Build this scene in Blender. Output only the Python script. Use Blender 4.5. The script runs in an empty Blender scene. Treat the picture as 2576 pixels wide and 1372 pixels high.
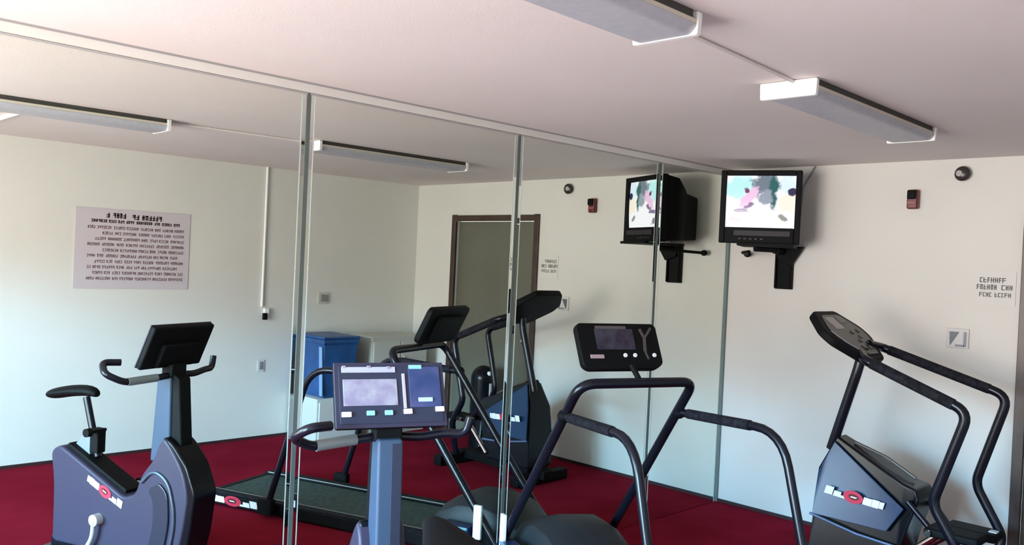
import bpy, bmesh, math, random
from mathutils import Vector, Matrix

# ------------------------------------------------------------------ camera
S = bpy.context.scene
C = S.collection
F_PX, YAW, PITCH, ROLL = 2155.0, 0.78863, -0.01082, 0.04653
CAM = Vector((3.3511, -5.5627, 1.6819))
fw = Vector((-math.sin(YAW)*math.cos(PITCH), math.cos(YAW)*math.cos(PITCH), math.sin(PITCH)))
rt0 = fw.cross(Vector((0, 0, 1))).normalized()
up0 = rt0.cross(fw)
rt = rt0*math.cos(ROLL) + up0*math.sin(ROLL)
up = -rt0*math.sin(ROLL) + up0*math.cos(ROLL)
cam_data = bpy.data.cameras.new('camera')
cam = bpy.data.objects.new('camera', cam_data)
C.objects.link(cam)
cam.matrix_world = Matrix((
    (rt.x, up.x, -fw.x, CAM.x), (rt.y, up.y, -fw.y, CAM.y), (rt.z, up.z, -fw.z, CAM.z), (0, 0, 0, 1)))
cam_data.sensor_fit = 'HORIZONTAL'
cam_data.sensor_width = 36.0
cam_data.lens = 36.0*F_PX/2576.0
cam_data.clip_start = 0.05
S.camera = cam

# ------------------------------------------------------------------ daylight
SKY = (0.26, 0.62, 0.94); SKY_S = 172.0       # cool sky, its bright low band shaped to light the far wall
GROUND = (1.0, 0.94, 0.89); GROUND_S = 20.0  # sunlit paving outside
w = bpy.data.worlds.new('world'); S.world = w
w.use_nodes = True
nt = w.node_tree
for n in list(nt.nodes): nt.nodes.remove(n)
out = nt.nodes.new('ShaderNodeOutputWorld')
bgs = nt.nodes.new('ShaderNodeBackground'); bgg = nt.nodes.new('ShaderNodeBackground')
bgs.inputs[0].default_value = (*SKY, 1); bgs.inputs[1].default_value = SKY_S
bgg.inputs[0].default_value = (*GROUND, 1); bgg.inputs[1].default_value = GROUND_S
tc = nt.nodes.new('ShaderNodeTexCoord'); sx = nt.nodes.new('ShaderNodeSeparateXYZ')
rmp = nt.nodes.new('ShaderNodeMapRange')
rmp.inputs[1].default_value = 0.10; rmp.inputs[2].default_value = 0.22
mx = nt.nodes.new('ShaderNodeMixShader')
rp2 = nt.nodes.new('ShaderNodeMapRange')      # bright low band shaped to light the lower far wall
rp2.inputs[1].default_value = 0.20; rp2.inputs[2].default_value = 0.30
rp2.inputs[3].default_value = SKY_S; rp2.inputs[4].default_value = SKY_S*0.15
L = nt.links.new
L(sx.outputs[2], rp2.inputs[0]); L(rp2.outputs[0], bgs.inputs[1])
L(tc.outputs['Generated'], sx.inputs[0]); L(sx.outputs[2], rmp.inputs[0]); L(rmp.outputs[0], mx.inputs[0])
L(bgg.outputs[0], mx.inputs[1]); L(bgs.outputs[0], mx.inputs[2]); L(mx.outputs[0], out.inputs[0])

S.view_settings.view_transform = 'Standard'
S.view_settings.look = 'None'
S.view_settings.gamma = 1.0
S.view_settings.use_curve_mapping = False
S.view_settings.exposure = 0.14

# ------------------------------------------------------------------ room numbers
W_, D_, H_ = 3.67, 7.20, 2.44      # room: x 0..W_, y -D_..0, z 0..H_
WIN = (0.12, 2.15, 0.10, 2.25)     # glazed opening in the wall behind the camera: x0,x1,z0,z1

# light portal in the opening (guides the daylight sampling)
pl = bpy.data.lights.new('daylight_portal', 'AREA'); pl.shape = 'RECTANGLE'
pl.size = WIN[1]-WIN[0]; pl.size_y = WIN[3]-WIN[2]; pl.cycles.is_portal = True
po = bpy.data.objects.new('daylight_portal', pl); C.objects.link(po)
po.location = ((WIN[0]+WIN[1])/2, -D_-0.13, (WIN[2]+WIN[3])/2)
po.rotation_euler = (math.radians(90), 0, 0)   # emits towards +y

# ------------------------------------------------------------------ materials
MATS = {}
def mat(name, col, rough=0.5, metal=0.0, spec=0.5, emit=None, es=1.0, coat=0.0):
    if name in MATS: return MATS[name]
    m = bpy.data.materials.new(name); m.use_nodes = True
    b = m.node_tree.nodes['Principled BSDF']
    b.inputs['Base Color'].default_value = (*col, 1)
    b.inputs['Roughness'].default_value = rough
    b.inputs['Metallic'].default_value = metal
    b.inputs['Specular IOR Level'].default_value = spec
    b.inputs['Coat Weight'].default_value = coat
    if emit:
        b.inputs['Emission Color'].default_value = (*emit, 1); b.inputs['Emission Strength'].default_value = es
    MATS[name] = m
    return m
def noisy(name, c1, c2, scale, rough=0.6, bump=0.0, bscale=None, detail=3, spec=0.5, metal=0.0):
    m = mat(name, c1, rough, metal, spec)
    nt = m.node_tree; b = nt.nodes['Principled BSDF']
    tc = nt.nodes.new('ShaderNodeTexCoord')
    n = nt.nodes.new('ShaderNodeTexNoise'); n.inputs['Scale'].default_value = scale; n.inputs['Detail'].default_value = detail
    r = nt.nodes.new('ShaderNodeValToRGB')
    r.color_ramp.elements[0].position = 0.35; r.color_ramp.elements[1].position = 0.65
    r.color_ramp.elements[0].color = (*c1, 1); r.color_ramp.elements[1].color = (*c2, 1)
    nt.links.new(tc.outputs['Object'], n.inputs['Vector']); nt.links.new(n.outputs['Fac'], r.inputs['Fac'])
    nt.links.new(r.outputs['Color'], b.inputs['Base Color'])
    if bump:
        n2 = nt.nodes.new('ShaderNodeTexNoise'); n2.inputs['Scale'].default_value = bscale or scale*3
        n2.inputs['Detail'].default_value = 2
        bp = nt.nodes.new('ShaderNodeBump'); bp.inputs['Strength'].default_value = bump; bp.inputs['Distance'].default_value = 0.004
        nt.links.new(tc.outputs['Object'], n2.inputs['Vector']); nt.links.new(n2.outputs['Fac'], bp.inputs['Height'])
        nt.links.new(bp.outputs['Normal'], b.inputs['Normal'])
    return m
WALL = noisy('wall_paint', (0.70, 0.685, 0.635), (0.73, 0.715, 0.665), 1.3, 0.55, 0.10, 90)
CEIL = noisy('ceiling_paint', (0.76, 0.70, 0.67), (0.80, 0.735, 0.71), 0.9, 0.85, 0.12, 120)
CARPET = noisy('red_carpet', (0.19, 0.010, 0.022), (0.24, 0.014, 0.030), 2.2, 0.95, 0.5, 260, 6, spec=0.0)
MIRROR = mat('mirror_glass', (0.83, 0.87, 0.81), 0.0, 1.0)
BEVEL_GLINT = mat('bevel_glint', (0.50, 0.60, 0.57), 0.25, 0.2)
SEAM = mat('seam_dark_channel', (0.10, 0.13, 0.12), 0.5)  # dark grey-green channel at the panel joints
ALU = mat('aluminium', (0.55, 0.56, 0.56), 0.35, 0.8)
WHITE = mat('white_enamel', (0.86, 0.86, 0.84), 0.35)
LENS = noisy('ribbed_lens', (0.44, 0.45, 0.50), (0.48, 0.49, 0.54), 40, 0.4)
BLACK = mat('black_plastic', (0.005, 0.0055, 0.006), 0.6, spec=0.12)
BLACKG = mat('gloss_black_plastic', (0.004, 0.005, 0.008), 0.25, spec=0.22)
RUBBER = noisy('ribbed_rubber', (0.006, 0.006, 0.009), (0.02, 0.02, 0.028), 40, 0.8, spec=0.2)
TUBE = mat('black_enamelled_steel', (0.006, 0.007, 0.013), 0.25, 0.0, 0.35, coat=0.0)
STEELBLUE = mat('blue_grey_enamel', (0.007, 0.032, 0.085), 0.3, 0.0, 0.3)
BIKEGREY = mat('slate_plastic', (0.044, 0.038, 0.068), 0.4, spec=0.25)
BELT = noisy('tread_belt', (0.035, 0.062, 0.060), (0.06, 0.095, 0.09), 30, 0.75, spec=0.2)
HOODM = mat('dark_grey_hood', (0.022, 0.026, 0.030), 0.5, spec=0.25)
RED = mat('red_decal', (0.62, 0.03, 0.07), 0.4)
DECALW = mat('white_decal', (0.88, 0.86, 0.88), 0.4)
DARKRED = mat('dark_red_plastic', (0.12, 0.01, 0.012), 0.35)
BROWN = noisy('brown_frame_paint', (0.045, 0.024, 0.018), (0.062, 0.034, 0.026), 8, 0.4)
OLIVE = noisy('olive_grey_door_paint', (0.125, 0.125, 0.095), (0.14, 0.14, 0.105), 3, 0.4)
BLUEBIN = noisy('blue_bin_plastic', (0.010, 0.060, 0.20), (0.016, 0.085, 0.27), 9, 0.4)
PALEBLUE = mat('pale_blue_band', (0.20, 0.36, 0.62), 0.4)
CABM = mat('putty_cabinet_paint', (0.52, 0.52, 0.47), 0.5)
INK = mat('dark_ink', (0.09, 0.055, 0.065), 0.7)
INKG = mat('grey_ink', (0.16, 0.16, 0.16), 0.7)
INKP = mat('plum_ink', (0.30, 0.20, 0.24), 0.7)
PAPER = mat('lilac_paper', (0.60, 0.545, 0.585), 0.6)
PAPERW = mat('white_paper', (0.72, 0.72, 0.69), 0.6)
GREYPL = mat('grey_plastic', (0.22, 0.23, 0.26), 0.45)
LCD = noisy('grey_display', (0.24, 0.20, 0.29), (0.33, 0.31, 0.36), 25, 0.3)
LCDD = noisy('dim_display', (0.030, 0.020, 0.040), (0.055, 0.055, 0.075), 18, 0.3, spec=0.3)
BLUEPAN = noisy('blue_overlay', (0.022, 0.045, 0.13), (0.06, 0.07, 0.17), 14, 0.3)
TEAL = mat('teal_button', (0.25, 0.62, 0.68), 0.3)
BTN = mat('white_button', (0.9, 0.9, 0.92), 0.3)
CHROME = mat('chrome', (0.75, 0.75, 0.76), 0.12, 1.0)
PURPLE = mat('violet_grey_bezel', (0.035, 0.032, 0.058), 0.4, spec=0.3)

# ------------------------------------------------------------------ helpers
def obj(name, bm, m, parent=None, bevel=0.0, seg=2, loc=None, rot=None, smooth=True):
    bmesh.ops.recalc_face_normals(bm, faces=bm.faces)
    if smooth:
        for e in bm.edges:
            e.smooth = not (len(e.link_faces) == 2 and e.calc_face_angle(0) > math.radians(38))
        for f in bm.faces: f.smooth = True
    me = bpy.data.meshes.new(name); bm.to_mesh(me); bm.free()
    for mm in (m if isinstance(m, (list, tuple)) else [m]): me.materials.append(mm)
    o = bpy.data.objects.new(name, me); C.objects.link(o)
    if parent: o.parent = parent
    if loc: o.location = loc
    if rot: o.rotation_euler = rot
    if bevel:
        b = o.modifiers.new('bevel', 'BEVEL'); b.width = bevel; b.segments = seg
        b.limit_method = 'ANGLE'; b.angle_limit = math.radians(38); b.harden_normals = smooth
    return o
def thing(name, label, cat, loc=(0, 0, 0), rotz=0.0, group=None):
    o = bpy.data.objects.new(name, None); C.objects.link(o)
    o.empty_display_size = 0.1
    o.location = loc; o.rotation_euler = (0, 0, rotz)
    return tag(o, label, cat, group)
def tag(o, label, cat, group=None):
    o['label'] = label; o['category'] = cat
    if group: o['group'] = group
    return o
def struct(o):
    o['kind'] = 'structure'; return o
def box(bm, c, s, M=None):
    r = bmesh.ops.create_cube(bm, size=1.0)
    T = Matrix.Translation(c) @ Matrix.Diagonal((s[0], s[1], s[2], 1))
    if M: T = M @ T
    bmesh.ops.transform(bm, matrix=T, verts=r['verts'])
    return r['verts']
def B(*cs):
    bm = bmesh.new()
    for c, s in cs: box(bm, c, s)
    return bm
def cyl(bm, a, b, r, r2=None, n=20):
    a = Vector(a); b = Vector(b); d = b-a
    q = d.to_track_quat('Z', 'Y').to_matrix().to_4x4()
    bmesh.ops.create_cone(bm, cap_ends=True, segments=n, radius1=r, radius2=r if r2 is None else r2,
                          depth=d.length, matrix=Matrix.Translation((a+b)/2) @ q)
def CY(a, b, r, r2=None, n=20):
    bm = bmesh.new(); cyl(bm, a, b, r, r2, n); return bm
def sph(bm, c, s, n=16):
    bmesh.ops.create_uvsphere(bm, u_segments=n, v_segments=n//2+2, radius=1,
                              matrix=Matrix.Translation(c) @ Matrix.Diagonal((s[0], s[1], s[2], 1)))
def fillet(pts, rad, n=6):
    pts = [Vector(p) for p in pts]
    rads = rad if isinstance(rad, (list, tuple)) else [rad]*len(pts)
    out = [pts[0]]
    for i in range(1, len(pts)-1):
        a, b, c = pts[i-1], pts[i], pts[i+1]
        d1 = (a-b); d2 = (c-b)
        t = min(rads[i], d1.length*0.49, d2.length*0.49)
        p1 = b+d1.normalized()*t; p2 = b+d2.normalized()*t
        for k in range(n+1):
            u = k/n
            out.append(p1*(1-u)**2 + b*2*u*(1-u) + p2*u*u)
    out.append(pts[-1])
    return out
def tube(bm, pts, r, n=14, sy=1.0, caps=True):
    pts = [Vector(p) for p in pts]
    rings = []
    prev = None
    for i, p in enumerate(pts):
        if i == 0: t = pts[1]-p
        elif i == len(pts)-1: t = p-pts[i-1]
        else: t = (p-pts[i-1]).normalized()+(pts[i+1]-p).normalized()
        t.normalize()
        if prev is None:
            ref = Vector((0, 0, 1)) if abs(t.z) < 0.9 else Vector((1, 0, 0))
            u = t.cross(ref).normalized()
        else:
            u = (prev - t*prev.dot(t)).normalized()
        prev = u
        v = t.cross(u)
        rr = r[i] if isinstance(r, (list, tuple)) else r
        rings.append([bm.verts.new(p+u*math.cos(2*math.pi*k/n)*rr+v*math.sin(2*math.pi*k/n)*rr*sy) for k in range(n)])
    for a, b in zip(rings, rings[1:]):
        for k in range(n):
            bm.faces.new((a[k], a[(k+1) % n], b[(k+1) % n], b[k]))
    if caps:
        bm.faces.new(rings[0][::-1]); bm.faces.new(rings[-1])
def TU(pts, r, rad=0.05, n=14, sy=1.0):
    bm = bmesh.new(); tube(bm, fillet(pts, rad) if rad else pts, r, n, sy); return bm
def prism(bm, poly, lo, hi, axis='x'):
    """polygon in the plane normal to axis, extruded from lo to hi"""
    def P(a, b, h):
        return {'x': (h, a, b), 'y': (a, h, b), 'z': (a, b, h)}[axis]
    A = [bm.verts.new(P(a, b, lo)) for a, b in poly]
    Bv = [bm.verts.new(P(a, b, hi)) for a, b in poly]
    bm.faces.new(A); bm.faces.new(Bv[::-1])
    n = len(poly)
    for i in range(n):
        bm.faces.new((A[i], A[(i+1) % n], Bv[(i+1) % n], Bv[i]))
def PR(poly, lo, hi, axis='x'):
    bm = bmesh.new(); prism(bm, poly, lo, hi, axis); return bm
def smoothpoly(pts, n=4, rad=0.05):
    """closed polygon with rounded corners"""
    k = len(pts); out = []
    for i in range(k):
        a = Vector((*pts[i-1], 0)); b = Vector((*pts[i], 0)); c = Vector((*pts[(i+1) % k], 0))
        d1 = a-b; d2 = c-b
        r = rad[i] if isinstance(rad, (list, tuple)) else rad
        t = min(r, d1.length*0.45, d2.length*0.45)
        if t < 1e-4: out.append((b.x, b.y)); continue
        p1 = b+d1.normalized()*t; p2 = b+d2.normalized()*t
        for j in range(n+1):
            u = j/n; q = p1*(1-u)**2+b*2*u*(1-u)+p2*u*u
            out.append((q.x, q.y))
    return out
def frame_empty_matrix(origin, xdir, zdir):
    """rotation matrix whose x is xdir, z is zdir"""
    x = Vector(xdir).normalized(); z = Vector(zdir).normalized(); z = (z-x*x.dot(z)).normalized(); y = z.cross(x)
    return Matrix(((x.x, y.x, z.x, origin[0]), (x.y, y.y, z.y, origin[1]), (x.z, y.z, z.z, origin[2]), (0, 0, 0, 1)))

# decal: white bar, red oval with dark centre, white bar ; built in the xy-plane, +z outward, length Ln, height Hn
def decal(parent, M, Ln, Hn, name='brand_decal'):
    bm = bmesh.new()
    def P(u, v, z=0.0015): return M @ Vector((u*Ln, v*Hn, z))
    def quad(u0, u1, v0, v1, sk, mi, z=0.0015):
        vs = [bm.verts.new(P(u0+sk*0, v0, z)), bm.verts.new(P(u1, v0, z)), bm.verts.new(P(u1+sk, v1, z)), bm.verts.new(P(u0+sk, v1, z))]
        f = bm.faces.new(vs); f.material_index = mi
    # left letters (joined white strokes), right letters
    quad(-0.50, -0.36, -0.34, 0.40, 0.03, 0); quad(-0.345, -0.22, -0.36, 0.14, 0.02, 0); quad(-0.22, -0.14, -0.36, -0.14, 0.01, 0)
    quad(0.16, 0.30, -0.36, 0.30, 0.02, 0); quad(0.305, 0.42, -0.36, 0.34, 0.02, 0); quad(0.425, 0.50, -0.30, 0.30, 0.02, 0)
    n = 20
    def ell(cx, cy, rx, ry, mi, z):
        f = bm.faces.new([bm.verts.new(P(cx+rx*math.cos(2*math.pi*k/n), cy+ry*math.sin(2*math.pi*k/n), z)) for k in range(n)])
        f.material_index = mi
    ell(0, 0, 0.17, 0.56, 1, 0.0020)
    ell(0.01, 0.02, 0.09, 0.26, 2, 0.0026)
    quad(-0.05, 0.05, -0.06, 0.06, 0.02, 0, 0.0031)
    return obj(name, bm, [DECALW, RED, DARKRED], parent, smooth=False)

# lettering: word-like strokes too small to read, laid out line by line ; M maps (x right, y up, z out)
def lettering(name, M, lines, m, parent, seed=1, depth=0.0012, stroke=0.18):
    """lines: (x0, x1, y, height, density)"""
    rnd = random.Random(seed); bm = bmesh.new()
    for x0, x1, y, h, dens in lines:
        x = x0
        while x < x1-h*0.3:
            n = rnd.randint(3, 8)
            for _ in range(n):
                lw = h*rnd.uniform(0.42, 0.62)
                if x+lw > x1: break
                k = rnd.randint(0, 4)
                s = h*stroke
                rects = [(x, x+s, 0, 1)]
                if k in (0, 1): rects.append((x+lw-s, x+lw, 0, 1))
                if k in (0, 2, 3): rects.append((x, x+lw, 1-stroke, 1))
                if k in (1, 3, 4): rects.append((x, x+lw, 0.42, 0.42+stroke))
                if k in (2, 4): rects.append((x, x+lw, 0, stroke))
                for a, b, c, d in rects:
                    box(bm, ((a+b)/2, y+h*((c+d)/2-0.5), depth/2), (b-a, h*(d-c), depth), M)
                x += lw+h*0.16
            x += h*rnd.uniform(0.4, 0.7)
    return obj(name, bm, m, parent, smooth=False)

# ------------------------------------------------------------------ the room
T = 0.12
struct(obj('floor', B(((W_/2, -D_/2, -0.05), (W_+2*T, D_+2*T, 0.10))), CARPET, smooth=False))
struct(obj('ceiling', B(((W_/2, -D_/2, H_+0.06), (W_+2*T, D_+2*T, 0.12))), CEIL, smooth=False))
struct(obj('wall_left', B(((-0.012-T/2, -D_/2, H_/2), (T, D_+2*T, H_)),
                          ((-0.006, -D_/2, 2.4175), (0.012, D_, 0.045))), WALL, smooth=False))
struct(obj('wall_right', B(((W_+T/2, -D_/2, H_/2), (T, D_+2*T, H_))), WALL, smooth=False))
DX0, DX1, DH = 1.965, 3.055, 2.075   # door leaf opening in the far wall
struct(obj('wall_far', B((((DX0-0.0)/2, T/2, H_/2), (DX0, T, H_)), (((DX1+W_)/2, T/2, H_/2), (W_-DX1, T, H_)),
                         (((DX0+DX1)/2, T/2, (DH+H_)/2), (DX1-DX0, T, H_-DH))), WALL, smooth=False))
x0, x1, z0, z1 = WIN
struct(obj('wall_back', B(((x0/2, -D_-T/2, H_/2), (x0, T, H_)), (((x1+W_)/2, -D_-T/2, H_/2), (W_-x1, T, H_)),
                          (((x0+x1)/2, -D_-T/2, z0/2), (x1-x0, T, z0)),
                          (((x0+x1)/2, -D_-T/2, (z1+H_)/2), (x1-x0, T, H_-z1))), WALL, smooth=False))
bm = bmesh.new()
for xx in (x0+0.025, (x0+x1)/2, x1-0.025): box(bm, (xx, -D_-T/2, (z0+z1)/2), (0.05, 0.06, z1-z0))
for zz in (z0+0.025, z1-0.025): box(bm, ((x0+x1)/2, -D_-T/2, zz), (x1-x0, 0.055, 0.05))
struct(obj('window_1', bm, ALU, bevel=0.004))

FLOOR_SHADE = mat('floor_line_shade', (0.035, 0.010, 0.012), 0.6)  # dark strips paint the thin shadow line where walls meet floor
struct(obj('floor_shade_far', B(((DX0/2-0.02, -0.003, 0.012), (DX0-0.05, 0.006, 0.024)), (((DX1+W_)/2+0.02, -0.003, 0.012), (W_-DX1-0.05, 0.006, 0.024))), FLOOR_SHADE, smooth=False))
struct(obj('floor_shade_right', B(((W_-0.003, -D_/2, 0.012), (0.006, D_, 0.024))), FLOOR_SHADE, smooth=False))

# door in the far wall: brown frame, olive-grey leaf
bm = bmesh.new()
fwid = 0.058
box(bm, (DX0-fwid/2+0.012, -0.008, (DH+fwid)/2), (fwid, 0.030, DH+fwid))
box(bm, (DX1+fwid/2-0.012, -0.008, (DH+fwid)/2), (fwid, 0.030, DH+fwid))
box(bm, ((DX0+DX1)/2, -0.008, DH+fwid/2-0.006), (DX1-DX0, 0.028, fwid))
struct(obj('trim_1', bm, BROWN, bevel=0.004))
door = struct(obj('door_1', B((((DX0+DX1)/2, 0.052, DH/2), (DX1-DX0-0.01, 0.042, DH-0.01))), OLIVE, bevel=0.003))
bm = CY((DX0+0.075, 0.032, 0.98), (DX0+0.075, -0.012, 0.98), 0.012)
sph(bm, (DX0+0.075, -0.028, 0.98), (0.030, 0.024, 0.030)); cyl(bm, (DX0+0.075, 0.031, 0.98), (DX0+0.075, 0.022, 0.98), 0.034)
obj('door_knob', bm, CHROME, door)

# ------------------------------------------------------------------ mirror panels on the left wall
edges = [-0.012, -0.900, -2.222, -3.548, -4.875, -6.20]
MT = 2.385
labs = ['mirror panel beside the far corner, narrowest of the wall mirrors, reflecting the television',
        'wall mirror panel behind the upright treadmill console and handrails',
        'wall mirror panel showing the grey door edge and the blue bin reflection',
        'wall mirror panel at left showing the reflected exercise bike and the notice poster',
        'wall mirror panel past the left edge of the view, beside the camera']
for i in range(5):
    ya, yb = edges[i], edges[i+1]
    g = 0.006
    ya -= g; yb += g
    bv = 0.026; dp = 0.0018
    bm = bmesh.new()
    z0_, z1_ = 0.004, MT
    # front face with a shallow ground bevel down both upright sides
    prof = [(yb, -0.012), (yb, -dp), (yb+bv, 0.0), (ya-bv, 0.0), (ya, -dp), (ya, -0.012)]
    lo = [bm.verts.new((x, y, z0_)) for y, x in prof]; hi = [bm.verts.new((x, y, z1_)) for y, x in prof]
    bm.faces.new(lo); bm.faces.new(hi[::-1])
    for k in range(6): bm.faces.new((lo[k], lo[(k+1) % 6], hi[(k+1) % 6], hi[k]))
    p = obj('wall_mirror', bm, MIRROR, smooth=False)
    tag(p, labs[i], 'mirror', 'mirror panels along the left wall')
    for yy in ((ya-bv), (yb+bv)):
        obj('bevel_glint_line', B(((0.0006, yy, (z0_+z1_)/2), (0.0014, 0.004, z1_-z0_))), BEVEL_GLINT, p, smooth=False)  # pale strip paints the light the bevel edge catches
    obj('edge_channel', B(((-0.004, yb-0.005, (z0_+z1_)/2), (0.0095, 0.021, z1_-z0_))), SEAM, p, smooth=False)
    obj('top_channel', B(((-0.002, (ya+yb)/2, z1_+0.004), (0.008, ya-yb, 0.008))), ALU, p, smooth=False)

struct(obj('trim_3', B(((0.006, -0.008, MT/2), (0.012, 0.015, MT))), mat('corner_bead', (0.13, 0.17, 0.16), 0.5), smooth=False))
struct(obj('trim_2', B(((0.002, -D_/2, H_-0.004), (0.006, D_, 0.008))), mat('grey_caulk', (0.34, 0.33, 0.33), 0.7), smooth=False))

# ------------------------------------------------------------------ ceiling fittings
def ceiling_light(label, cx, cy, rot, Wd, Ln, zb):
    t = thing('ceiling_light', label, 'ceiling light', (cx, cy, H_), rot, 'fluorescent ceiling fittings')
    h = H_-zb
    # housing: shallow tray, dark box painting the shadow gap above, end plates, wraparound lens
    obj('shadow_gap', B(((0, 0, -0.012), (Wd*0.94, Ln*0.96, 0.024))), mat('shadow_gap_dark', (0.05, 0.045, 0.04), 0.8), t)
    obj('housing', B(((0, 0, -0.031), (Wd*0.98, Ln*0.985, 0.014))), mat('cream_enamel', (0.62, 0.56, 0.47), 0.5), t, 0.002)
    prof = smoothpoly([(-Wd/2, -0.037), (Wd/2, -0.037), (Wd/2-0.004, -h+0.018), (Wd/2-0.022, -h), (-Wd/2+0.022, -h), (-Wd/2+0.004, -h+0.018)], 4, 0.016)
    obj('lens', PR(prof, -Ln/2+0.012, Ln/2-0.012, 'y'), LENS, t)
    for sgn in (-1, 1):
        prof2 = smoothpoly([(-Wd/2-0.006, -0.002), (Wd/2+0.006, -0.002), (Wd/2+0.003, -h-0.003), (-Wd/2-0.003, -h-0.003)], 3, 0.008)
        a, b = sorted((sgn*(Ln/2-0.014), sgn*(Ln/2+0.006)))
        obj('end_plate', PR(prof2, a, b, 'y'), WHITE, t, 0.002)
    return t
ceiling_light('long fluorescent ceiling fitting cut by the top edge of the photo, nearer the left mirrors', 1.838, -4.08, 0.02, 0.225, 1.28, 2.372)
ceiling_light('fluorescent ceiling fitting with bright white end plate, nearer the television', 1.712, -1.83, 0.012, 0.225, 1.30, 2.375)
tag(obj('surface_conduit', TU([(1.80, -3.44, H_-0.007), (1.74, -2.48, H_-0.007)], 0.007, 0), CEIL), 'thin white conduit on the ceiling joining the two light fittings', 'conduit')
cj = obj('surface_conduit', TU([(1.955, -4.10, H_-0.012), (3.66, -4.10, H_-0.012)], 0.013, 0), WHITE)
tag(cj, 'thin white conduit crossing the ceiling from the near light fitting to the side wall', 'conduit')

# ------------------------------------------------------------------ television in the corner
TVO = Vector((0.479, -0.4395, 1.886)); tvang = math.atan2(0.197, 0.470)
tv = thing('television', 'black tube television with lit screen mounted high in the corner', 'television', TVO, tvang)
TW, TH = 0.515, 0.485
# local: x along the front, y into the cabinet, z up
bm = bmesh.new()
ow = TW/2; sw = 0.221; s0, s1 = 0.106, 0.450
box(bm, (-(ow+sw)/2, 0.03, TH/2), (ow-sw, 0.06, TH)); box(bm, ((ow+sw)/2, 0.03, TH/2), (ow-sw, 0.06, TH))
box(bm, (0, 0.03, (TH+s1)/2), (2*sw, 0.06, TH-s1)); box(bm, (0, 0.03, s0/2), (2*sw, 0.06, s0))
obj('front_bezel', bm, BLACK, tv, 0.006)
prof = [(-ow+0.006, 0.062), (ow-0.006, 0.062), (ow-0.012, 0.16), (0.15, 0.30), (0.12, 0.40), (-0.12, 0.40), (-0.15, 0.30), (-ow+0.012, 0.16)]
bm = bmesh.new()
# cabinet back: lofted from bezel to the tube neck
secs = [(0.058, ow-0.004, 0.004, TH-0.004), (0.16, ow-0.015, 0.01, TH-0.02), (0.25, 0.185, 0.02, 0.40), (0.30, 0.135, 0.02, 0.37), (0.425, 0.095, 0.03, 0.345)]
rings = []
for y, hw, za, zb in secs:
    rings.append([bm.verts.new((sx_*hw, y, z)) for sx_, z in ((-1, za), (1, za), (1, zb), (-1, zb))])
for a, b in zip(rings, rings[1:]):
    for k in range(4): bm.faces.new((a[k], a[(k+1) % 4], b[(k+1) % 4], b[k]))
bm.faces.new(rings[0]); bm.faces.new(rings[-1][::-1])
obj('cabinet_back', bm, BLACK, tv, 0.012)
# lit screen: a procedural snowy picture
sm = bpy.data.materials.new('lit_screen'); sm.use_nodes = True
n_ = sm.node_tree; b_ = n_.nodes['Principled BSDF']
tc = n_.nodes.new('ShaderNodeTexCoord'); sp = n_.nodes.new('ShaderNodeSeparateXYZ')
nz = n_.nodes.new('ShaderNodeTexNoise'); nz.inputs['Scale'].default_value = 26; nz.inputs['Detail'].default_value = 3
n_.links.new(tc.outputs['Object'], sp.inputs[0]); n_.links.new(tc.outputs['Object'], nz.inputs['Vector'])
def math_(op, a, b=None):
    m = n_.nodes.new('ShaderNodeMath'); m.operation = op
    for i, v in enumerate((a, b)):
        if v is None: continue
        if isinstance(v, (int, float)): m.inputs[i].default_value = v
        else: n_.links.new(v, m.inputs[i])
    return m.outputs[0]
wob = math_('MULTIPLY', math_('SUBTRACT', nz.outputs['Fac'], 0.5), 2.6)
def ellmask(cx, cz, rx, rz, rot=0.0):
    dx = math_('SUBTRACT', sp.outputs[0], cx); dz = math_('SUBTRACT', sp.outputs[2], cz)
    c, s = math.cos(rot), math.sin(rot)
    u = math_('DIVIDE', math_('ADD', math_('MULTIPLY', dx, c), math_('MULTIPLY', dz, s)), rx)
    v = math_('DIVIDE', math_('SUBTRACT', math_('MULTIPLY', dz, c), math_('MULTIPLY', dx, s)), rz)
    d = math_('ADD', math_('ADD', math_('MULTIPLY', u, u), math_('MULTIPLY', v, v)), wob)
    mr = n_.nodes.new('ShaderNodeMapRange'); mr.inputs[1].default_value = 1.25; mr.inputs[2].default_value = 0.6
    n_.links.new(d, mr.inputs[0]); return mr.outputs[0]
cur = None
def layer(mask, col):
    global cur
    m = n_.nodes.new('ShaderNodeMix'); m.data_type = 'RGBA'
    if mask is None:
        cur = m.outputs[2]; m.inputs[0].default_value = 1; m.inputs[7].default_value = (*col, 1); return
    n_.links.new(mask, m.inputs[0]); n_.links.new(cur, m.inputs[6]); m.inputs[7].default_value = (*col, 1)
    cur = m.outputs[2]
layer(None, (0.95, 0.93, 1.0))
ZC = 0.288
layer(ellmask(-0.13, ZC+0.085, 0.12, 0.075), (0.50, 0.86, 0.86))
layer(ellmask(0.165, ZC+0.10, 0.07, 0.06), (0.72, 0.86, 0.98))
layer(ellmask(0.03, ZC+0.10, 0.09, 0.085), (0.16, 0.20, 0.25))
layer(ellmask(0.082, ZC+0.07, 0.030, 0.12), (0.02, 0.12, 0.12))
layer(ellmask(0.03, ZC+0.02, 0.05, 0.05), (0.30, 0.34, 0.42))
layer(ellmask(-0.075, ZC+0.02, 0.085, 0.035, 0.9), (0.85, 0.55, 0.78))
layer(ellmask(-0.09, ZC+0.065, 0.024, 0.022), (0.16, 0.04, 0.12))
layer(ellmask(-0.07, ZC-0.035, 0.035, 0.016, 0.6), (0.25, 0.14, 0.28))
layer(ellmask(-0.125, ZC-0.07, 0.045, 0.014), (0.22, 0.16, 0.30))
layer(ellmask(-0.155, ZC-0.135, 0.05, 0.022, -0.4), (0.22, 0.20, 0.27))
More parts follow.
